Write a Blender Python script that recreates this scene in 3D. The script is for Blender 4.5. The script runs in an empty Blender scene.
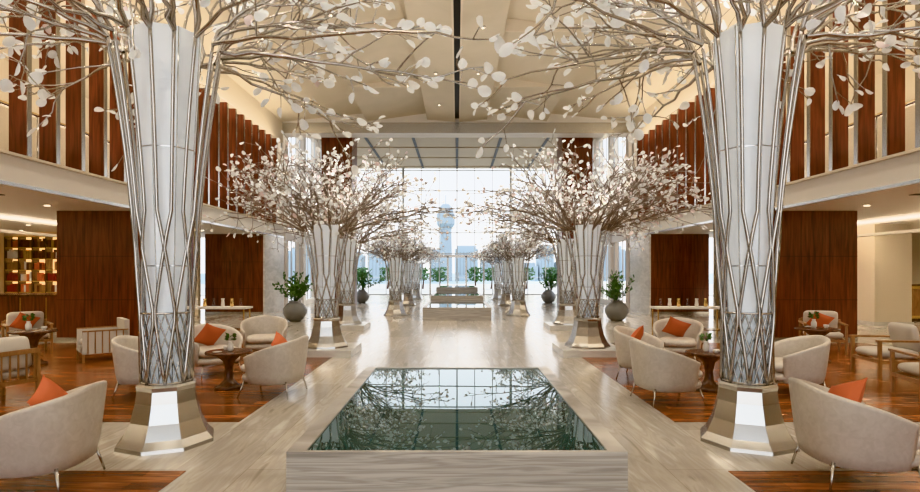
import bpy, math, random
from mathutils import Vector, Matrix
S = bpy.context.scene
COL = S.collection
pi = math.pi

# ------------------------------------------------------------------ materials
def newmat(name):
    m = bpy.data.materials.new(name); m.use_nodes = True
    nt = m.node_tree
    return m, nt, nt.nodes, nt.links, nt.nodes['Principled BSDF']

def mat(name, col, rough=0.5, metal=0.0, emit=None, es=0.0, spec=0.5, alpha=1, trans=0):
    m, nt, N, L, b = newmat(name)
    b.inputs['Base Color'].default_value = (*col, 1)
    b.inputs['Roughness'].default_value = rough
    b.inputs['Metallic'].default_value = metal
    b.inputs['Specular IOR Level'].default_value = spec
    b.inputs['Transmission Weight'].default_value = trans
    if emit:
        b.inputs['Emission Color'].default_value = (*emit, 1)
        b.inputs['Emission Strength'].default_value = es
    return m

def streak(name, stops, scale, nscale=3.0, rough=0.3, dist=1.0, detail=6, bump=0.0, tile=None, mortar=(0.5,0.45,0.4), rot=0, msize=0.003, tint=0.12):
    """stretched-noise grain in object space; optional brick joints (tile=(w,h))"""
    m, nt, N, L, b = newmat(name)
    tc = N.new('ShaderNodeTexCoord'); mp = N.new('ShaderNodeMapping')
    mp.inputs['Scale'].default_value = scale
    L.new(tc.outputs['Object'], mp.inputs['Vector'])
    nz = N.new('ShaderNodeTexNoise'); nz.inputs['Scale'].default_value = nscale
    nz.inputs['Detail'].default_value = detail; nz.inputs['Distortion'].default_value = dist
    L.new(mp.outputs[0], nz.inputs['Vector'])
    cr = N.new('ShaderNodeValToRGB')
    e = cr.color_ramp.elements
    e[0].position, e[0].color = stops[0][0], (*stops[0][1], 1)
    e[1].position, e[1].color = stops[-1][0], (*stops[-1][1], 1)
    for p, c in stops[1:-1]:
        q = e.new(p); q.color = (*c, 1)
    L.new(nz.outputs['Fac'], cr.inputs[0])
    out = cr.outputs[0]
    if tile:
        m2 = N.new('ShaderNodeMapping'); m2.inputs['Rotation'].default_value = (0, 0, rot)
        L.new(tc.outputs['Object'], m2.inputs['Vector'])
        br = N.new('ShaderNodeTexBrick')
        br.inputs['Scale'].default_value = 1
        br.inputs['Brick Width'].default_value = tile[0]; br.inputs['Row Height'].default_value = tile[1]
        br.inputs['Mortar Size'].default_value = msize; br.inputs['Mortar Smooth'].default_value = 0.1
        br.inputs['Color1'].default_value = (1-tint,)*3+(1,); br.inputs['Color2'].default_value = (1+tint,)*3+(1,)
        br.inputs['Mortar'].default_value = (*mortar, 1)
        L.new(m2.outputs[0], br.inputs['Vector'])
        mx = N.new('ShaderNodeMix'); mx.data_type = 'RGBA'; mx.blend_type = 'MULTIPLY'
        mx.inputs['Factor'].default_value = 1
        L.new(out, mx.inputs[6]); L.new(br.outputs['Color'], mx.inputs[7])
        out = mx.outputs[2]
    L.new(out, b.inputs['Base Color'])
    b.inputs['Roughness'].default_value = rough
    if bump:
        bp = N.new('ShaderNodeBump'); bp.inputs['Strength'].default_value = bump
        L.new(nz.outputs['Fac'], bp.inputs['Height']); L.new(bp.outputs[0], b.inputs['Normal'])
    return m

M = {}
M['stone'] = streak('floor_limestone', [(0.28,(0.35,0.31,0.26)),(0.42,(0.50,0.455,0.39)),(0.52,(0.44,0.395,0.34)),(0.72,(0.63,0.59,0.525))], (6,0.8,1), 1.5, 0.16, 0.7, tile=(2.4,0.6), mortar=(0.70,0.66,0.6), rot=pi/2, tint=0.09)
M['trav'] = streak('travertine', [(0.30,(0.30,0.27,0.235)),(0.44,(0.50,0.46,0.41)),(0.51,(0.36,0.325,0.285)),(0.58,(0.52,0.48,0.43)),(0.72,(0.62,0.58,0.52))], (0.30,0.30,9), 2.2, 0.25, 0.7, 7)
M['plinthstone'] = streak('plinth_marble', [(0.3,(0.56,0.54,0.50)),(0.7,(0.74,0.72,0.68))], (1,1,3), 2, 0.2)
M['wfloor'] = streak('floor_timber', [(0.3,(0.10,0.032,0.011)),(0.5,(0.22,0.076,0.027)),(0.7,(0.38,0.155,0.060))], (1.5,14,1), 1.5, 0.22, 0.4, tile=(1.3,0.14), mortar=(0.35,0.3,0.28), rot=0.0, tint=0.45, msize=0.002)
M['wood'] = streak('mahogany_panel', [(0.3,(0.045,0.010,0.006)),(0.5,(0.115,0.027,0.014)),(0.72,(0.20,0.060,0.032))], (7,7,0.5), 2.2, 0.28, 0.6)
M['fin'] = streak('fin_wood', [(0.3,(0.055,0.012,0.008)),(0.5,(0.115,0.030,0.017)),(0.72,(0.19,0.060,0.034))], (7,7,0.5), 2.2, 0.33, 0.6)
M['joint'] = mat('joint_dark', (0.03,0.01,0.008), 0.6)
M['cream'] = mat('cream_plaster', (0.66,0.58,0.46), 0.6)
M['white'] = mat('white_plaster', (0.74,0.70,0.64), 0.5)
M['ceil'] = streak('ceiling_plaster', [(0.3,(0.55,0.48,0.36)),(0.7,(0.61,0.53,0.41))], (1,1,1), 0.6, 0.6)
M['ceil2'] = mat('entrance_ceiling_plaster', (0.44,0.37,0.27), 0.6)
M['dark'] = mat('slot_dark', (0.02,0.02,0.022), 0.5)
M['redwall'] = mat('red_lacquer', (0.20,0.015,0.015), 0.4)
M['steel'] = mat('champagne_steel', (0.52,0.49,0.455), 0.22, 1.0)
M['steel2'] = mat('brushed_nickel', (0.56,0.55,0.53), 0.26, 1.0)
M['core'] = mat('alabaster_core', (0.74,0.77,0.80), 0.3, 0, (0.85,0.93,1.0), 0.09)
M['twig'] = mat('bronze_twig', (0.27,0.225,0.19), 0.33, 0.7)
M['leather'] = streak('cream_leather', [(0.3,(0.50,0.445,0.38)),(0.7,(0.58,0.525,0.46))], (3,3,3), 6, 0.42)
M['white_up'] = mat('ivory_upholstery', (0.56,0.51,0.44), 0.7)
M['orange'] = mat('orange_fabric', (0.50,0.13,0.06), 0.75)
M['dkwood'] = streak('table_walnut', [(0.3,(0.05,0.022,0.014)),(0.7,(0.15,0.07,0.04))], (4,4,1), 3, 0.25)
M['oak'] = streak('chair_wood', [(0.3,(0.24,0.12,0.05)),(0.7,(0.42,0.24,0.12))], (4,4,1), 3, 0.35)
M['leaf'] = streak('plant_leaf', [(0.3,(0.03,0.085,0.02)),(0.7,(0.09,0.19,0.05))], (3,3,3), 4, 0.45)
M['ceramic'] = mat('grey_ceramic', (0.25,0.25,0.245), 0.12)
M['gold'] = mat('brass', (0.72,0.52,0.25), 0.25, 1.0)
M['lamp'] = mat('lamp_glow', (1,0.9,0.7), 0.5, 0, (1,0.85,0.62), 4.0)
M['shelfglow'] = mat('shelf_glow', (1,0.7,0.3), 0.5, 0, (1,0.62,0.25), 0.9)
M['sand'] = mat('paving', (0.45,0.44,0.42), 0.8)
M['haze'] = mat('tower_haze_tint', (0.37,0.41,0.44), 0.9)  # distance haze put into the pale tower colour
M['haze2'] = mat('city_haze_tint', (0.44,0.50,0.54), 0.9)  # paler again, haze of distance mixed into the building colour
M['sea'] = mat('sea', (0.22,0.35,0.40), 0.4)
M['mull'] = mat('mullion_white', (0.58,0.60,0.61), 0.35, 0.3)

m, nt, N, L, b = newmat('pearl_petal')
b.inputs['Base Color'].default_value = (0.90,0.93,0.95,1); b.inputs['Roughness'].default_value = 0.2
tr = N.new('ShaderNodeBsdfTranslucent'); tr.inputs[0].default_value = (0.93,0.96,0.98,1)
ms = N.new('ShaderNodeMixShader'); ms.inputs[0].default_value = 0.42
L.new(b.outputs[0], ms.inputs[1]); L.new(tr.outputs[0], ms.inputs[2])
L.new(ms.outputs[0], N['Material Output'].inputs[0])
M['petal'] = m
m, nt, N, L, b = newmat('pink_petal')
b.inputs['Base Color'].default_value = (0.82,0.70,0.69,1); b.inputs['Roughness'].default_value = 0.3
M['petal2'] = m
m, nt, N, L, b = newmat('pool_water')
tc = N.new('ShaderNodeTexCoord'); nz = N.new('ShaderNodeTexNoise'); nz.inputs['Scale'].default_value = 1.5; nz.inputs['Detail'].default_value = 0
L.new(tc.outputs['Object'], nz.inputs['Vector'])
bp = N.new('ShaderNodeBump'); bp.inputs['Strength'].default_value = 0.02; bp.inputs['Distance'].default_value = 0.02
L.new(nz.outputs['Fac'], bp.inputs['Height']); L.new(bp.outputs[0], b.inputs['Normal'])
b.inputs['Base Color'].default_value = (0.028,0.078,0.078,1)
b.inputs['Roughness'].default_value = 0.0; b.inputs['IOR'].default_value = 2.2
b.inputs['Specular Tint'].default_value = (0.84,0.95,0.97,1)
M['water'] = m
m, nt, N, L, b = newmat('clear_glass')
t = N.new('ShaderNodeBsdfTransparent'); g = N.new('ShaderNodeBsdfGlossy'); g.inputs['Roughness'].default_value = 0.02
ms = N.new('ShaderNodeMixShader'); ms.inputs[0].default_value = 0.10
L.new(t.outputs[0], ms.inputs[1]); L.new(g.outputs[0], ms.inputs[2]); L.new(ms.outputs[0], N['Material Output'].inputs[0])
M['glass'] = m

# ------------------------------------------------------------------ mesh builder
class MB:
    def __init__(s): s.v=[]; s.f=[]; s.mi=[]; s.ml=[]; s.sm=[]
    def m(s, k):
        if k not in s.ml: s.ml.append(k)
        return s.ml.index(k)
    def add(s, vs, fs, k, smooth=False):
        o=len(s.v); i=s.m(k); s.v += [tuple(x) for x in vs]
        for f in fs: s.f.append([a+o for a in f]); s.mi.append(i); s.sm.append(smooth)
    def box(s, x0,x1,y0,y1,z0,z1,k):
        vs=[(x,y,z) for x in(x0,x1) for y in(y0,y1) for z in(z0,z1)]
        s.add(vs,[(0,1,3,2),(4,6,7,5),(0,4,5,1),(2,3,7,6),(0,2,6,4),(1,5,7,3)],k)
    def tube(s, pts, rad, k, n=6, cap=True):
        pts=[Vector(p) for p in pts]
        if not hasattr(rad,'__len__'): rad=[rad]*len(pts)
        d=(pts[1]-pts[0]).normalized()
        u=d.orthogonal().normalized(); vs=[]
        for i,p in enumerate(pts):
            if i==0: t=pts[1]-pts[0]
            elif i==len(pts)-1: t=pts[-1]-pts[-2]
            else: t=pts[i+1]-pts[i-1]
            if t.length<1e-6: t=d
            t.normalize()
            u=(u-t*u.dot(t)); u.normalize() if u.length>1e-6 else None
            w=t.cross(u)
            for j in range(n):
                a=2*pi*j/n
                vs.append(p+(u*math.cos(a)+w*math.sin(a))*rad[i])
        fs=[]
        for i in range(len(pts)-1):
            for j in range(n):
                fs.append((i*n+j,i*n+(j+1)%n,(i+1)*n+(j+1)%n,(i+1)*n+j))
        if cap:
            fs.append(tuple(range(n-1,-1,-1))); fs.append(tuple(range((len(pts)-1)*n,len(pts)*n)))
        s.add(vs,fs,k,True)
    def lathe(s, prof, k, n=24, smooth=True, c=(0,0), a0=0, closed=True):
        vs=[];fs=[]
        for r,z in prof:
            for j in range(n):
                a=a0+2*pi*j/n; vs.append((c[0]+r*math.cos(a),c[1]+r*math.sin(a),z))
        for i in range(len(prof)-1):
            for j in range(n):
                fs.append((i*n+j,i*n+(j+1)%n,(i+1)*n+(j+1)%n,(i+1)*n+j))
        if closed:
            fs.append(tuple(range(n-1,-1,-1))); fs.append(tuple(range((len(prof)-1)*n,len(prof)*n)))
        s.add(vs,fs,k,smooth)
    def cushion(s, c, size, k, rot=None, p=0.35, n=12):
        """superellipsoid"""
        vs=[];fs=[]
        sg=lambda v,e: math.copysign(abs(v)**e,v)
        R=rot or Matrix.Identity(3)
        for i in range(n+1):
            th=-pi/2+pi*i/n
            for j in range(2*n):
                ph=2*pi*j/(2*n)
                v=Vector((sg(math.cos(th),.6)*sg(math.cos(ph),p)*size[0]/2, sg(math.cos(th),.6)*sg(math.sin(ph),p)*size[1]/2, sg(math.sin(th),.75)*size[2]/2))
                vs.append(R@v+Vector(c))
        for i in range(n):
            for j in range(2*n):
                fs.append((i*2*n+j,i*2*n+(j+1)%(2*n),(i+1)*2*n+(j+1)%(2*n),(i+1)*2*n+j))
        s.add(vs,fs,k,True)
    def pillow(s, c, size, k, R, n=12):
        """thin square scatter pillow with pinched edges and pointed corners"""
        vs=[];fs=[]
        for sd in(1,-1):
            o=len(vs)
            for i in range(n+1):
                for j in range(n+1):
                    u=-1+2*i/n; v=-1+2*j/n
                    pin=1-.09*(1-u*u); pin2=1-.09*(1-v*v)
                    th=((1-u*u)*(1-v*v))**.45
                    vs.append(R@Vector((u*pin2*size[0]/2, v*pin*size[1]/2, sd*th*size[2]/2))+Vector(c))
            for i in range(n):
                for j in range(n):
                    a=o+i*(n+1)+j; q=(a,a+1,a+n+2,a+n+1); fs.append(q if sd<0 else q[::-1])
        s.add(vs,fs,k,True)
    def mesh(s, name):
        me=bpy.data.meshes.new(name); me.from_pydata(s.v,[],s.f)
        for k in s.ml: me.materials.append(M[k])
        me.polygons.foreach_set('material_index',s.mi); me.polygons.foreach_set('use_smooth',s.sm)
        me.update(); return me
    def obj(s, name, parent=None, loc=(0,0,0), rz=0, bevel=0):
        o=bpy.data.objects.new(name,s.mesh(name)); COL.objects.link(o)
        o.location=loc; o.rotation_euler=(0,0,rz)
        if parent: o.parent=parent
        if bevel:
            b=o.modifiers.new('bevel','BEVEL'); b.width=bevel; b.segments=2; b.limit_method='ANGLE'
        return o

def empty(name, loc=(0,0,0), rz=0, sc=1):
    e=bpy.data.objects.new(name,None); COL.objects.link(e); e.location=loc; e.rotation_euler=(0,0,rz); e.scale=(sc,)*3
    e.empty_display_size=0.2; return e
def inst(name, me, parent):
    o=bpy.data.objects.new(name,me); COL.objects.link(o); o.parent=parent; return o

# ------------------------------------------------------------------ room shell
W=7.6; XO=17; YB=-8; YM=24.5; YE=40
ZS=3.15; ZF=3.67; ZT=7.3; ZC=8.2; ZC2=9.0
b=MB(); b.box(-XO,XO,YB,YE,-0.2,0,'stone'); b.obj('floor')
for sx in(-1,1):
    sd='left' if sx<0 else 'right'
    b=MB()
    x0,x1=sorted((sx*2.45,sx*9.6)); b.box(x0,x1,6.3,13.2,0.0,0.006,'wfloor')
    x0,x1=sorted((sx*2.3,sx*9.6)); b.box(x0,x1,1.0,4.75,0.0,0.006,'wfloor')
    o=b.obj('floor_timber_'+sd)
    b=MB(); x0,x1=sorted((sx*W,sx*XO))
    b.box(x0,x1,YB,YM,ZS,ZF,'white')
    o=b.obj('mezzanine_floor_'+sd)
    b=MB()
    x0,x1=sorted((sx*(W-0.06),sx*(W+0.35))); b.box(x0,x1,YB,YM,ZF,ZF+0.05,'cream')
    x0,x1=sorted((sx*(W-0.03),sx*W)); b.box(x0,x1,YB,YM,ZS,ZS+0.06,'steel2')
    b.obj('trim_fascia_'+sd)
    b=MB(); x0,x1=sorted((sx*W,sx*(W+0.35))); b.box(x0,x1,YB,YM,ZT,ZC+0.3,'cream')
    b.obj('trim_bulkhead_'+sd)
    b=MB(); x0,x1=sorted((sx*(W+0.35),sx*XO)); b.box(x0,x1,YB,YM,ZT,ZT+0.2,'cream'); b.obj('ceiling_mezzanine_'+sd)
    b=MB(); y=2.0
    while y<YM-0.3:
        x0,x1=sorted((sx*(W+0.02),sx*(W+0.34)))
        b.box(x0,x1,y,y+0.09,ZF+0.05,ZT,'fin')
        xa,xb=sorted((sx*(W+0.003),sx*(W+0.02))); b.box(xa,xb,y-0.005,y+0.095,ZF+0.05,ZT,'steel')
        y+=0.72
    b.obj('vertical_wood_fins_'+sd)
    b=MB(); xg=sx*(W+0.6)
    b.box(min(xg,xg+sx*.015),max(xg,xg+sx*.015),YB,YM,ZF,ZF+1.0,'glass')
    b.tube([(xg,YB,ZF+1.05),(xg,YM,ZF+1.05)],0.03,'steel',8)
    for i in range(20): 
        yy=YB+0.8+i*1.65; b.tube([(xg,yy,ZF),(xg,yy,ZF+1.05)],0.015,'steel',6)
    b.obj('mezzanine_balustrade_'+sd)
    b=MB(); x0,x1=sorted((sx*12.0,sx*12.2)); b.box(x0,x1,YB,YM,ZF,ZT,'cream')
    for i in range(14):
        yy=YB+1.2+i*2.3
        xa,xb=sorted((sx*11.93,sx*12.0)); b.box(xa,xb,yy,yy+0.12,ZF,ZT,'fin')
        b.box(xa,xb,yy-1.9,yy-.2,ZF+2.45,ZF+2.5,'gold')
        b.box(xa,xb,yy-1.9,yy-.2,ZF+1.0,ZF+1.04,'fin')
    b.obj('wall_mezzanine_'+sd)
    b=MB(); x0,x1=sorted((sx*XO,sx*(XO+0.2))); b.box(x0,x1,YB,YM,0,ZC,'cream'); b.obj('wall_'+sd)
    b=MB(); x0,x1=sorted((sx*9.7,sx*XO)); b.box(x0,x1,21.0,21.2,0,ZS,'cream')
    b.obj('wall_lounge_'+sd)
    for (ya,yb2,xa,xb) in((13.5,16.2,7.6,9.65),(22.0,24.5,7.6,9.9)):
        b=MB(); x0,x1=sorted((sx*(xa+0.02),sx*xb)); b.box(x0,x1,ya,yb2,0,ZS,'wood')
        for zz in(1.0,2.05): b.box(x0-.003,x1+.003,ya-.003,yb2-.1,zz,zz+.012,'joint')
        wd=(x1-x0)/3
        for i in(1,2): b.box(x0+wd*i-.004,x0+wd*i+.004,ya-.003,ya,0,ZS,'joint')
        b.box(x0-.01,x1+.01,ya-.01,yb2,0,0.1,'steel2')
        if ya>20:
            xs=sorted((sx*7.56,sx*7.62)); b.box(xs[0],xs[1],ya,yb2,0,ZS,'plinthstone')
        b.obj('wall_wood_block_'+sd+('_rear' if ya>20 else '_fore'))
    b=MB()
    for i in range(6):
        yy=YM+0.3+i*2.95; x0,x1=sorted((sx*W,sx*(W+0.4))); b.box(x0,x1,yy,yy+0.45,0,ZC2,'white')
    x0,x1=sorted((sx*(W+.05),sx*(W+0.3)))
    for zz in(0.0,3.1,6.0,8.75): b.box(x0,x1,YM,YE,zz,zz+(0.25 if zz!=3.1 else .5),'white')
    for i in range(22):
        yy=YM+0.3+i*0.71; b.box(sx*(W+.17)-.025,sx*(W+.17)+.025,yy,yy+.05,0.2,ZC2,'mull')
    b.obj('window_side_'+sd)
    b=MB(); x0,x1=sorted((sx*4.8,sx*6.2)); b.box(x0,x1,25.6,26.9,0,ZC2,'wood')
    for i in(1,2,3): b.box(x0-.004,x1+.004,25.596,26.904,i*2.2,i*2.2+.015,'joint')
    b.obj('wood_column'+('' if sx<0 else '.001'))
    # added trough casing for the invented strips that brighten the mezzanine soffit
    b=MB()
    for y0 in(2.5,11.5):
        xc=sx*12.2; b.box(xc-.08,xc+.08,y0,y0+7.5,ZS-.42,ZS-.40,'white')
        b.box(xc-.09,xc-.08,y0,y0+7.5,ZS-.42,ZS-.34,'white'); b.box(xc+.08,xc+.09,y0,y0+7.5,ZS-.42,ZS-.34,'white')
        for yy in(y0+.5,y0+7): b.tube([(xc,yy,ZS-.4),(xc,yy,ZS)],.006,'steel',5)
    b.obj('added_trough_casing'+('' if sx<0 else '.001'))

# front ceiling pleated
b=MB()
xs=[0.14,1.3,1.3,3.9,3.9,W]; zs=[ZC,ZC+0.10,ZC+0.38,ZC+0.02,ZC+0.38,ZC]
for sx in(-1,1):
    for i in range(5):
        a=(sx*xs[i],zs[i]); c=(sx*xs[i+1],zs[i+1])
        b.add([(a[0],YB,a[1]),(c[0],YB,c[1]),(c[0],YM,c[1]),(a[0],YM,a[1])],[(0,1,2,3)],'ceil')
b.box(-0.14,-.09,YB,YM,ZC-.02,ZC+.3,'cream'); b.box(.09,.14,YB,YM,ZC-.02,ZC+.3,'cream')
b.box(-.09,.09,YB,YM,ZC+.15,ZC+.2,'dark')
b.box(-W-.3,W+.3,YB,YM,ZC+.5,ZC+.6,'ceil')
for sx in(-1,1):
    for yy in (15.2,19.8):
        b.box(min(sx*1.32,sx*3.88),max(sx*1.32,sx*3.88),yy,yy+.03,ZC+.0,ZC+.34,'cream')
b.obj('ceiling')
b=MB(); b.box(-W,W,YM-.1,YM+.7,7.7,ZC+.5,'white'); b.box(-W,W,YM-.13,YM-.1,7.7,8.16,'steel2'); b.obj('trim_beam')
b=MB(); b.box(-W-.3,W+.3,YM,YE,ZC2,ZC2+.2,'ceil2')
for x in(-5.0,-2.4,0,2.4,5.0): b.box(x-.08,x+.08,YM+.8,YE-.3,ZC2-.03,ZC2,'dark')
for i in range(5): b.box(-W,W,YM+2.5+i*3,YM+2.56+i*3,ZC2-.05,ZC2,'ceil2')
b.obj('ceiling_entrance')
b=MB()
for sx in(-1,1):
    for x in(0.7,6.2):
        for y in(3,7,11,15,18.5,22):
            zz=ZC+(0.05 if x<1 else .13)-.02
            b.lathe([(0.07,zz-.02),(0.07,zz+.04)],'steel2',12,c=(sx*x,y)); b.lathe([(0.035,zz-.024),(0.035,zz-.021)],'lamp',12,c=(sx*x,y))
b.obj('ceiling_downlights')
b=MB()
for sx in(-1,1):
    for x in(9,11.2,13.4,15.4):
        for y in(4,7,10,12.3,17.5,19.8):
            b.lathe([(0.08,ZS-.015),(0.08,ZS)],'steel2',12,c=(sx*x,y)); b.lathe([(0.055,ZS-.02),(0.055,ZS-.015)],'lamp',12,c=(sx*x,y))
    for y in(6.5,10.5,18.3):
        x0,x1=sorted((sx*8.6,sx*12.8)); b.box(x0,x1,y,y+.16,ZS-.012,ZS,'dark')
b.obj('soffit_downlights')

def curtain(y,zt,xw,step=1.27,rows=(0.0,2.9,4.4,5.9,7.4,8.85)):
    b=MB()
    n=int(round(2*xw/step))
    for i in range(n+1):
        x=-xw+i*2*xw/n; t=.05 if i%3 else .09
        b.box(x-t/2,x+t/2,y,y+.18,0,zt,'mull')
    for z in rows: b.box(-xw,xw,y+.03,y+.12,z,z+.07,'mull')
    return b
b=curtain(YE,ZC2,W)
for x in(-3.8,3.8): b.tube([(x,YE-.4,0),(x,YE-.4,ZC2)],0.09,'mull',10)
b.obj('window_1')
b=curtain(YB,ZC,W,2.5,(0,3.2,8.0)); b.obj('window_2')
b=MB()
for sx in(-1,1):
    x0,x1=sorted((sx*W,sx*XO)); b.box(x0,x1,YB-.2,YB,0,ZC,'cream')
b.obj('wall_back')
b=MB()
for x in(-1.9,-.65,.65,1.9): b.box(x-.06,x+.06,YE-.35,YE-.2,0,2.75,'steel')
b.box(-1.96,1.96,YE-.35,YE-.2,2.65,2.85,'steel')
for x in(-.12,.12): b.tube([(x,YE-.42,.9),(x,YE-.42,1.6)],.02,'steel',8)
b.obj('door_1')

# ------------------------------------------------------------------ outside
b=MB(); b.box(-150,150,YE,75,-.3,-.02,'sand'); b.box(-400,400,75,600,-1.2,-1.0,'sea'); b.obj('ground_outside')
b=MB()
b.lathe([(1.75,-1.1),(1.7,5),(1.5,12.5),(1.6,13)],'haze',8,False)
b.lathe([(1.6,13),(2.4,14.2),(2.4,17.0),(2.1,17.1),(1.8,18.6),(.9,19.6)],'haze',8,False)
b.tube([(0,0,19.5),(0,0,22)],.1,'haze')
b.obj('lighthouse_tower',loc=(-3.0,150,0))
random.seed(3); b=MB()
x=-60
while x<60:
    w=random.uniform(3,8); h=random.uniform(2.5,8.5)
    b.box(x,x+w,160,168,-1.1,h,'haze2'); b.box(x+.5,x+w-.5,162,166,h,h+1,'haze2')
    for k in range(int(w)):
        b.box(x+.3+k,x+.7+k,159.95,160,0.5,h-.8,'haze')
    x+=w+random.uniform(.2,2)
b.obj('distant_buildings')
b=MB()
for i in range(40):
    x=-20+i; b.tube([(x,58,-.02),(x,58,1.05)],.025,'steel2',5)
b.tube([(-20,58,1.05),(20,58,1.05)],.03,'steel2',5); b.tube([(-20,58,.5),(20,58,.5)],.02,'steel2',5)
b.obj('terrace_railing')
b=MB(); random.seed(5)
for sx in(-1,1):
    for i in range(6):
        x0=sx*(1.6+i*1.7); yy=50+i%2*4
        b.tube([(x0,yy,-.02),(x0+.1,yy,1.0)],[.1,.06],'dkwood')
        for k in range(160):
            a=random.uniform(0,2*pi); r=random.uniform(.1,.8); z=.8+random.uniform(0,1.2)
            c=Vector((x0+r*math.cos(a),yy+r*math.sin(a),z)); u=Vector((random.uniform(-1,1),random.uniform(-1,1),random.uniform(-1,1))).normalized()*.15; w=u.orthogonal()*.6
            b.add([c-u,c+w,c+u,c-w],[(0,1,2,3)],'leaf')
b.obj('garden_shrubs')

# ------------------------------------------------------------------ sculptural blossom trees
def tree_meshes(tag, Hc, R, Hlow, Htop, seed, leafL, nl, limbs, tw=3, up=.75, plinth=False, rtop=.33, rsc=1.0, psub=.82):
    rnd=random.Random(seed)
    out=[]
    tall=Hc>3
    b=MB()
    b.lathe([(0.465,0.0),(0.46,0.035),(0.40,0.10),(0.335,0.24),(0.29,0.42),(0.275,0.54),(0.285,0.58),(0.26,0.60)],'steel2',8,False,a0=pi/8)
    out.append(('base',b.mesh('base_'+tag)))
    rc=lambda h: 0.148+ (rtop-0.148)*max(0,(h-0.6)/(Hc-0.6))**1.0
    b=MB(); pr=[(rc(h),h) for h in [0.6+(Hc-0.6)*i/6 for i in range(7)]]
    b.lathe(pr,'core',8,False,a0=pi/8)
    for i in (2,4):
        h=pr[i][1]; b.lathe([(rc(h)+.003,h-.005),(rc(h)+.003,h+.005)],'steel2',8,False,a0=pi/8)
    for j in range(8):
        a=pi/8+j*pi/4; b.tube([(r*math.cos(a),r*math.sin(a),h) for r,h in pr],.006,'steel2',4)
    out.append(('core',b.mesh('core_'+tag)))
    hx=0.6+(Hc-0.6)*0.50
    sp=(rtop+.20-.225-.05)
    def rl(h):
        t=max(0,(h-0.6)/(Hc-0.6)); return 0.222+0.05*t+sp*t**2.2
    b=MB(); NP=8; tops=[]
    for i in range(NP):
        for s in(-1,1):
            th0=2*pi*i/NP; pts=[]
            A=pi/NP
            K=28
            for k in range(K+1):
                h=0.6+(Hc-0.1-0.6)*k/K
                if h<hx:
                    u=(h-0.6)/(hx-0.6)*2.6
                    ph=u%2; tri=ph if ph<1 else 2-ph
                    a=th0+s*A*tri
                    last=a
                else:
                    a=last+(th0+s*A*.5-last)*((h-hx)/(Hc-hx))
                r=rl(h)+(0.006*s)
                pts.append((r*math.cos(a),r*math.sin(a),h))
            b.tube(pts,0.0175 if tall else .0155,'steel',6)
            tops.append((a,rl(Hc-.1)))
    hf=0.6+(hx-.6)*.40
    # pierced diamond collar around the foot
    for i in range(20):
        for s in(-1,1):
            pts=[]
            for k in range(9):
                h=.605+(hf-.605)*k/8; a=2*pi*i/20+s*k/8*(2*pi/20)*3; r=rl(h)-.014
                pts.append((r*math.cos(a),r*math.sin(a),h))
            b.tube(pts,0.009,'steel2',4,False)
    for h in(.61,hf): 
        pts=[(rl(h)*math.cos(2*pi*k/24),rl(h)*math.sin(2*pi*k/24),h) for k in range(25)]; b.tube(pts,.010,'steel',6,False)
    out.append(('lattice',b.mesh('lattice_'+tag)))
    b=MB(); lv=MB(); tips=[]
    tm='steel' if tall else 'twig'
    def jitter(p,s): return p+Vector((rnd.uniform(-s,s),rnd.uniform(-s,s),rnd.uniform(-s,s)*.7))
    def limb(p0,p1,p2,r0,r1,n,jit):
        pts=[]
        for k in range(n+1):
            t=k/n; p=p0*(1-t)**2+p1*2*t*(1-t)+p2*t*t
            if 0<k<n: p=jitter(p,jit)
            pts.append(p)
        b.tube(pts,[(r0+(r1-r0)*k/n)*rsc for k in range(n+1)],tm,6 if r0>.012 else 5,False)
        return pts
    for (a,r) in tops:
        for q in range(limbs):
            da=rnd.uniform(-.25,.25); ang=a+da
            rho=R*(0.3+0.7*((q+rnd.random())/limbs)**.8)
            f=rho/R
            ht=Htop-(Htop-Hlow)*f**1.6+rnd.uniform(-.2,.2)
            h0=Hc-.12
            p0=Vector((r*math.cos(a),r*math.sin(a),h0))
            rm=r+(rho-r)*(.28 if tall else .42)
            p1=Vector((rm*math.cos(ang),rm*math.sin(ang),h0+(ht-h0)*(.6 if tall else .5)+.12))
            p2=Vector((rho*math.cos(ang+da),rho*math.sin(ang+da),ht))
            L1=limb(p0,p1,p2,.0175 if tall else .015,.008,9,.035)
            tips.append((L1[-1],(L1[-1]-L1[-2]).normalized()))
            for k in (3,4,5,6,7,8,9):
                if rnd.random()<psub:
                    d=(L1[k]-L1[k-1]).normalized()
                    for _ in range(1 if rnd.random()<.6 else 2):
                        side=Vector((rnd.uniform(-1,1),rnd.uniform(-1,1),rnd.uniform(-.55,up))).normalized()
                        ln=rnd.uniform(.3,.75)*(R/2.4)
                        e=L1[k]+(d*.8+side*.8).normalized()*ln
                        L2=limb(L1[k],(L1[k]+e)/2+side*.06,e,.0085,.005,4,.02)
                        tips.append((L2[-1],(L2[-1]-L2[-2]).normalized()))
                        for kk in(2,3,4)[:tw]:
                            if rnd.random()<.7:
                                d2=(L2[kk]-L2[kk-1]).normalized()
                                sd2=Vector((rnd.uniform(-1,1),rnd.uniform(-1,1),rnd.uniform(-.8,.8))).normalized()
                                e2=L2[kk]+(d2*.7+sd2*.7).normalized()*rnd.uniform(.12,.3)
                                L3=limb(L2[kk],(L2[kk]+e2)/2,e2,.005,.0035,2,.01)
                                tips.append((L3[-1],(L3[-1]-L3[-2]).normalized()))
    out.append(('branches',b.mesh('branches_'+tag)))
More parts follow.
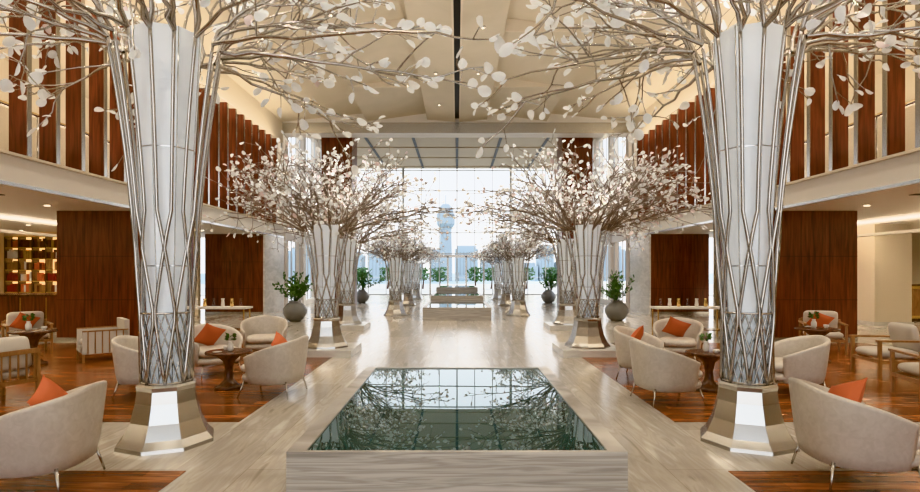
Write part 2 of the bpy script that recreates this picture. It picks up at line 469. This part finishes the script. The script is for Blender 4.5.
    def leaf(p,d,L):
        u=(d+Vector((rnd.uniform(-.5,.5),rnd.uniform(-.5,.5),rnd.uniform(-.6,.3)))).normalized()
        w=u.orthogonal().normalized(); w=Matrix.Rotation(rnd.uniform(0,2*pi),3,u)@w; n=u.cross(w)
        wd=L*rnd.uniform(.66,.88)
        ring=[(0,0),(.07,.22),(.22,.39),(.5,.5),(.78,.40),(.94,.22),(1,0),(.94,-.22),(.78,-.40),(.5,-.5),(.22,-.39),(.07,-.22)]
        vs=[p+u*L*a+w*wd*c+n*L*(.16*abs(c)*2-.05) for a,c in ring]+[p+u*L*.5-n*L*.08]
        fs=[(i,(i+1)%12,12) for i in range(12)]
        lv.add(vs,fs,'petal2' if rnd.random()<(.02 if tall else .14) else 'petal',True)
    rnd.shuffle(tips)
    for (p,d) in tips[:nl]:
        leaf(p,d,leafL*rnd.uniform(.75,1.2))
        if rnd.random()<.3: leaf(p-d*.05,(d+Vector((rnd.uniform(-1,1),rnd.uniform(-1,1),.2))).normalized(),leafL*.8)
    out.append(('blossoms',lv.mesh('blossoms_'+tag)))
    if plinth:
        b=MB(); b.box(-.62,.62,-.62,.62,-.14,0,'plinthstone'); out.append(('plinth',b.mesh('plinth_'+tag)))
    print(tag,'tips',len(tips))
    return out

TA=tree_meshes('tall',4.05,2.75,3.8,5.2,11,0.135,1150,3,2,rsc=1.3,psub=.7)
TB=tree_meshes('mid',2.5,2.5,2.72,3.85,21,0.088,1450,3,3,.6,True,.29,rsc=1.1)
TC=tree_meshes('small',2.2,1.6,2.35,3.05,31,0.085,750,2,3,.6,False,.24)
LS=.42
def light(name,typ,loc,rot,energy,color=(1,1,1),**kw):
    l=bpy.data.lights.new(name,typ); l.energy=energy*(LS if typ!='SUN' else 1); l.color=color
    for k,v in kw.items(): setattr(l,k,v)
    o=bpy.data.objects.new(name,l); COL.objects.link(o); o.location=loc; o.rotation_euler=rot; return o
def plant_tree(T,x,y,rz,z=0,sc=1,lamp=0,hl=2.6):
    e=empty('blossom_tree_sculpture',(x,y,z),0,sc)
    for n,me in T:
        o=inst(n,me,e)
        if n!='plinth': o.rotation_euler=(0,0,rz)
    if lamp:
        for s in(-1,1):
            o=light('added_canopy_fill','SPOT',(s*.12,-.12,hl),(pi,0,0),lamp,(1,.97,.92),spot_size=2.9,spot_blend=.8,shadow_soft_size=.06); o.parent=e  # added spots that brighten the blossoms, no fitting stands here
for k,sx in enumerate((-1,1)):
    plant_tree(TA,sx*2.90,5.6,pi/8 if sx<0 else pi/8+pi/2,lamp=170,hl=4.12)
    plant_tree(TB,sx*2.70,11.6,pi/4*k+.2,0.14,lamp=200,hl=2.56)
    plant_tree(TB,sx*3.28,16.6,1.3+sx,0.14,lamp=150,hl=2.56)
    plant_tree(TC,sx*2.35,21.4,.5*sx,0)
    plant_tree(TC,sx*2.45,27.5,.9*sx,0)
    plant_tree(TC,sx*2.45,33.5,1.9*sx,0)

# ------------------------------------------------------------------ pools
def pool(name,y0,y1,w,h,water='water',r=.13):
    e=empty(name,(0,y0,0)); b=MB(); D=y1-y0; x=w/2
    b.box(-x,x,0,.035,0,h,'trav'); b.box(-x,x,D-.06,D,0,h,'trav')
    b.box(-x,-x+r,.035,D-.06,0,h,'trav'); b.box(x-r,x,.035,D-.06,0,h,'trav')
    b.box(-x+r,x-r,.035,D-.06,0,h-.12,'dark')
    b.obj('basin',e)
    b=MB(); b.add([(-x+r,.035,h-.012),(x-r,.035,h-.012),(x-r,D-.06,h-.012),(-x+r,D-.06,h-.012)],[(0,1,2,3)],water); b.obj('water',e)
pool('reflecting_pool',3.87,7.3,2.36,.45)
pool('reflecting_pool',19.2,23.0,2.36,.45)
pool('reflecting_pool',24.6,28.6,2.3,.62)
pool('reflecting_pool',31.0,34.5,2.3,.80)

# ------------------------------------------------------------------ furniture
def tub_mesh():
    b=MB(); n=36; A=math.radians(128)
    vs=[];fs=[];prof_n=0
    for i in range(n+1):
        ph=-A+2*A*i/n; c=abs(ph)/A
        top=.80-.25*c**1.6
        sx_,cy=math.sin(ph),math.cos(ph)
        k=(abs(sx_)**2.6+abs(cy)**2.6)**(-1/2.6)
        dx,dy=sx_*k,-cy*k
        def P(r,h): 
            fl=1+.10*((h-.2)/.58)
            return (dx*.40*r*fl,dy*.385*r*fl,h)
        prof=[P(.86,.18),P(.93,.195),P(.97,.30),P(1.0,.5),P(1.02,top-.03),P(1.01,top-.005),P(.965,top+.004),P(.91,top-.01),P(.885,top-.05),P(.86,.48),P(.84,.3),P(.82,.2)]
        prof_n=len(prof); vs+=prof
    for i in range(n):
        for j in range(prof_n):
            a=i*prof_n+j; c2=i*prof_n+(j+1)%prof_n
            fs.append((a,c2,c2+prof_n,a+prof_n))
    fs.append(tuple(range(prof_n))[::-1]); fs.append(tuple(range(n*prof_n,(n+1)*prof_n)))
    b.add(vs,fs,'leather',True)
    b.cushion((0,.03,.26),(.70,.70,.16),'leather',p=.5)
    b.cushion((0,.06,.385),(.67,.68,.16),'leather',p=.5)
    shell=b.mesh('tub_shell')
    b=MB()
    for x in(-.33,.33):
        b.tube([(x*.85,-.28,.22),(x*1.0,-.33,.0)],[.014,.009],'steel',8)
        b.tube([(x*.85,.30,.22),(x*1.0,.37,.0)],[.014,.009],'steel',8)
        b.tube([(x*.85,-.28,.19),(x*.85,.30,.19)],.012,'steel',6)
    for y in(-.28,.30): b.tube([(-.28,y,.19),(.28,y,.19)],.012,'steel',6)
    return shell,b.mesh('tub_legs')
def cush_mesh():
    b=MB(); R=Matrix.Rotation(math.radians(58),3,'X')@Matrix.Rotation(math.radians(25),3,'Z')
    b.pillow((0.03,-.10,.63),(.40,.40,.15),'orange',R); return b.mesh('cushion')
SH,LG=tub_mesh(); CU=cush_mesh()
def tub(x,y,fx,fy,cush=False,z=.006):
    e=empty('tub_armchair',(x,y,z),math.atan2(fy,fx)-pi/2)
    inst('shell',SH,e); inst('legs',LG,e)
    if cush: inst('cushion',CU,e)
def arm_meshes():
    b=MB()
    for x in(-.36,.36):
        b.box(x-.02,x+.02,-.36,-.31,0,.66,'oak'); b.box(x-.02,x+.02,.31,.36,0,.60,'oak')
        b.box(x-.03,x+.03,-.38,.38,.58,.61,'oak'); b.box(x-.018,x+.018,-.31,.31,.24,.29,'oak')
    b.box(-.34,.34,.32,.35,.24,.29,'oak'); b.box(-.34,.34,-.35,-.32,.24,.29,'oak')
    b.box(-.34,.34,-.38,-.35,.62,.68,'oak')
    for i in range(7): b.box(-.3+i*.1-.008,-.3+i*.1+.008,-.37,-.355,.29,.62,'oak')
    f=b.mesh('frame')
    b=MB(); b.cushion((0,.02,.37),(.66,.66,.17),'white_up',p=.25)
    R=Matrix.Rotation(math.radians(78),3,'X'); b.cushion((0,-.25,.63),(.64,.44,.15),'white_up',R,p=.3)
    return f,b.mesh('seat_cushions')
AF,AC=arm_meshes()
def arm(x,y,fx,fy,cush=False,z=.006,name='wooden_armchair'):
    e=empty(name,(x,y,z),math.atan2(fy,fx)-pi/2); inst('frame',AF,e); inst('seat_cushions',AC,e)
    if cush: inst('cushion',CU,e)
def squarearm_mesh():
    b=MB(); b.box(-.40,-.32,-.38,.38,.16,.60,'white_up'); b.box(.32,.40,-.38,.38,.16,.60,'white_up')
    b.box(-.40,.40,-.42,-.33,.16,.80,'white_up'); b.box(-.32,.32,-.33,.37,.16,.28,'white_up')
    b2=MB()
    b2.cushion((0,.03,.36),(.62,.66,.17),'white_up',p=.25)
    b3=MB()
    for x in(-.38,.38):
        for y in(-.39,.36): b3.box(x-.02,x+.02,y-.02,y+.02,0,.17,'oak')
        b3.box(x-.025,x+.025,-.4,.38,.595,.62,'oak')
        for i in range(6): b3.box(x+(.022 if x>0 else -.03),x+(.03 if x>0 else -.022),-.32+i*.12,-.30+i*.12,.17,.6,'oak')
    return b.mesh('body'),b2.mesh('seat'),b3.mesh('legs')
QB,QS,QL=squarearm_mesh()
def sqarm(x,y,fx,fy,z=.006):
    e=empty('upholstered_armchair',(x,y,z),math.atan2(fy,fx)-pi/2,.95); inst('body',QB,e); inst('seat',QS,e); inst('legs',QL,e)

def table_mesh():
    b=MB()
    b.lathe([(.20,0),(.21,.03),(.14,.06),(.07,.14),(.055,.28),(.09,.42),(.18,.50),(.20,.53)],'dkwood',16)
    b.lathe([(.31,.53),(.335,.535),(.34,.55),(.335,.565),(.31,.57)],'dkwood',40)
    t=b.mesh('pedestal_top')
    b=MB(); b.lathe([(.03,.57),(.045,.60),(.045,.66),(.025,.70),(.03,.72)],'white',14,c=(.05,.03))
    b.lathe([(.025,.57),(.04,.60),(.042,.625)],'white',14,c=(-.14,-.06)); b.lathe([(.06,.57),(.07,.577)],'white',14,c=(.1,-.15))
    random.seed(4)
    for i in range(26):
        a=random.uniform(0,2*pi); c=Vector((.05+.06*math.cos(a),.03+.06*math.sin(a),.74+random.uniform(0,.1)))
        u=Vector((math.cos(a),math.sin(a),random.uniform(-.5,1))).normalized()*.035; w=u.orthogonal()*.6
        b.add([c-u,c+w,c+u,c-w],[(0,1,2,3)],'leaf')
    return t,b.mesh('tableware')
TT,TW=table_mesh()
def table(x,y,sc=1):
    e=empty('round_side_table',(x,y,.006),0.4*x,sc); inst('pedestal_top',TT,e); inst('tableware',TW,e)

tub(-3.30,4.42,-1,-.12,True); tub(3.22,4.55,1,-.15,True)
tub(-2.52,7.75,-1,.12,True); table(-3.3,8.1,.95); tub(-4.0,9.2,.7,-.7,True); tub(-3.75,10.9,.3,-.95); tub(-4.25,7.75,1,.1)
tub(2.72,7.3,1,.12); table(3.6,8.0,.95); tub(2.95,8.9,.85,-.5,True); tub(4.1,10.4,-.4,-.9,True); tub(4.65,7.8,-1,.1)
sqarm(-6.85,10.8,-.75,-.65); table(-7.65,10.1,1.1); arm(-8.9,11.6,.7,-.7,True); arm(-6.0,7.2,-.9,.3)
arm(7.0,9.1,-.9,.1); table(6.75,10.5,1.1); arm(7.7,11.8,-.4,-.9,True); arm(6.35,7.4,.2,1)

def console(x,y,rz,name='display_console'):
    b=MB(); b.box(-.9,.9,-.25,.25,.74,.79,'white')
    for xx in(-.85,.82):
        for yy in(-.22,.19): b.box(xx,xx+.03,yy,yy+.03,0,.74,'gold')
    b.box(-.85,.85,-.22,.22,.2,.22,'gold')
    for i in range(7): b.lathe([(.03,.79),(.05,.83),(.035,.95),(.045,1.0)],('glass','white','gold')[i%3],10,c=(-.7+i*.23,0))
    b.obj(name,loc=(x,y,0),rz=rz)
console(-6.2,14.3,0); console(5.9,14.3,0)

def potted(name,x,y,h,seed,s=1,z=0):
    rnd=random.Random(seed); e=empty(name,(x,y,z),0,s)
    b=MB(); b.lathe([(.16,0),(.27,.08),(.36,.25),(.36,.38),(.26,.52),(.17,.58),(.19,.63),(.16,.62),(.14,.56)],'ceramic',28); b.obj('vase',e)
    b=MB()
    for i in range(24):
        a=rnd.uniform(0,2*pi); el=rnd.uniform(.5,1.5); ln=rnd.uniform(.55,1)*h
        d=Vector((math.cos(a)*math.cos(el),math.sin(a)*math.cos(el),math.sin(el)))
        p0=Vector((0,0,.55)); stem=[p0+d*ln*t+Vector((0,0,-.12*ln*t*t)) for t in(0,.33,.66,1)]
        b.tube(stem,[.008,.007,.005,.003],'leaf',4)
        for q in range(16):
            t=.3+.7*q/15; base=p0+d*ln*t+Vector((0,0,-.12*ln*t*t))
            dd=(d*.5+Vector((rnd.uniform(-1,1),rnd.uniform(-1,1),rnd.uniform(-.5,.7)))).normalized(); u=dd*rnd.uniform(.10,.17); w=dd.orthogonal().normalized()*.035
            b.add([base,base+u*.5+w,base+u,base+u*.5-w],[(0,1,2,3)],'leaf')
    b.obj('foliage',e)
potted('potted_plant',-5.5,19.0,1.15,1,1.1); potted('potted_plant',5.5,19.3,1.15,2,1.1)
potted('potted_plant',-5.1,30,1.3,3,1.1); potted('potted_plant',4.9,30,1.3,4,1.1)

b=MB(); rnd=random.Random(9); X0,X1=-16.6,-12.6; Y0=20.55
b.box(X0,X1,Y0+.35,Y0+.4,.9,2.95,'shelfglow')
b.box(X0,X1,Y0,Y0+.42,0,.9,'wood')
nx=8
for i in range(nx+1): x=X0+(X1-X0)*i/nx; b.box(x-.02,x+.02,Y0,Y0+.35,.9,2.95,'dkwood')
for j in range(6): z=.9+j*.41; b.box(X0,X1,Y0,Y0+.35,z,z+.03,'gold')
for i in range(nx):
    for j in range(5):
        x=X0+(X1-X0)*i/nx+.05; z=.93+j*.41; run=rnd.choice(['wood','oak','white','redwall','orange','gold','white'])
        while x<X0+(X1-X0)*(i+1)/nx-.12:
            w=rnd.uniform(.06,.12)
            if rnd.random()<.85: b.box(x,x+w,Y0+.05,Y0+.3,z,z+rnd.uniform(.22,.34),run if rnd.random()<.7 else rnd.choice(['oak','white','wood']))
            x+=w+.01
b.obj('bookcase')
b=MB(); b.box(-15.5,-11.6,16.8,17.5,0,.95,'wood'); b.box(-15.6,-11.5,16.7,17.6,.95,1.0,'dkwood')
for i in range(5): b.box(-15.45+i*.78,-15.43+i*.78,16.79,16.8,.1,.9,'gold')
b.obj('bar_counter')
b=MB(); b.box(9.7,13.3,19.2,19.4,0,ZS,'redwall'); b.obj('wall_red')
b=MB(); b.box(12.9,14.05,17.3,18.4,0,ZS,'cream'); b.box(12.86,14.09,17.26,18.44,0,.12,'plinthstone'); b.obj('stone_pillar')
b=MB(); b.box(14.3,16.2,18.8,19.4,.1,1.2,'gold'); b.box(14.35,16.15,18.85,19.35,0,.1,'dkwood'); b.box(14.25,16.25,18.75,19.45,1.2,1.25,'dkwood')
for i in range(4): b.box(14.35+i*.47,14.75+i*.47,18.78,18.8,.2,1.1,'oak')
b.obj('sideboard')

# ------------------------------------------------------------------ lights
warm=(1,.86,.66)
for sx in(-1,1):
    light('added_ceiling_fill','AREA',(sx*(W+1.1),9,ZF+.35),(pi,0,0),900,warm,shape='RECTANGLE',size=.25,size_y=28)  # added unseen strip behind the fins, lights the mezzanine ceiling
    light('added_ceiling_fill','AREA',(sx*(W-.35),10,6.9),(pi,sx*.35,0),380,warm,shape='RECTANGLE',size=.15,size_y=26)  # added unseen strip, brightens the hall ceiling from the side
    for y0 in(2.5,11.5):
        light('added_soffit_fill','AREA',(sx*12.2,y0+3.75,ZS-.395),(pi,0,0),300,warm,shape='RECTANGLE',size=.14,size_y=7.4)  # added strip to lift the dark soffit, not a known fitting
    for y in(4,10,17.5):
        light('soffit_lamp','SPOT',(sx*10.4,y,ZS-.03),(0,0,0),400,warm,spot_size=2.8,spot_blend=.8,shadow_soft_size=.08)
        light('soffit_lamp','SPOT',(sx*14.5,y+1,ZS-.03),(0,0,0),320,warm,spot_size=2.8,spot_blend=.8,shadow_soft_size=.08)
    for y in(3,7,11,15,18.5,22):
        light('ceiling_spot','SPOT',(sx*2.6,y,8.15),(0,sx*.15,0),430,(1,.91,.77),spot_size=1.9,spot_blend=.7,shadow_soft_size=.09)
        light('ceiling_spot','SPOT',(sx*6.2,y,8.1),(0,0,0),430,(1,.91,.77),spot_size=1.9,spot_blend=.7,shadow_soft_size=.09)
light('sun','SUN',(0,60,30),(math.radians(-58),0,math.radians(-14)),2.3,(1,.93,.82),angle=.01)

w=bpy.data.worlds.new('sky'); S.world=w; w.use_nodes=True
N=w.node_tree.nodes; L=w.node_tree.links; bg=N['Background']
tc=N.new('ShaderNodeTexCoord'); sx_=N.new('ShaderNodeSeparateXYZ'); cr=N.new('ShaderNodeValToRGB')
L.new(tc.outputs['Generated'],sx_.inputs[0]); L.new(sx_.outputs['Z'],cr.inputs[0])
cr.color_ramp.elements[0].color=(.97,.98,1,1); cr.color_ramp.elements[1].color=(.65,.80,1,1)
L.new(cr.outputs[0],bg.inputs[0]); bg.inputs[1].default_value=1.35

# ------------------------------------------------------------------ camera
c=bpy.data.cameras.new('camera'); c.sensor_width=36; c.lens=560/920*36; c.shift_y=25/920; c.shift_x=3/920; c.clip_end=2000
o=bpy.data.objects.new('camera',c); COL.objects.link(o); o.location=(0,0,1.7); o.rotation_euler=(pi/2,0,0); S.camera=o
try: S.view_settings.view_transform='Khronos PBR Neutral'
except Exception as ex: print(ex); S.view_settings.view_transform='Standard'
S.view_settings.look='None'
S.view_settings.exposure=0.85
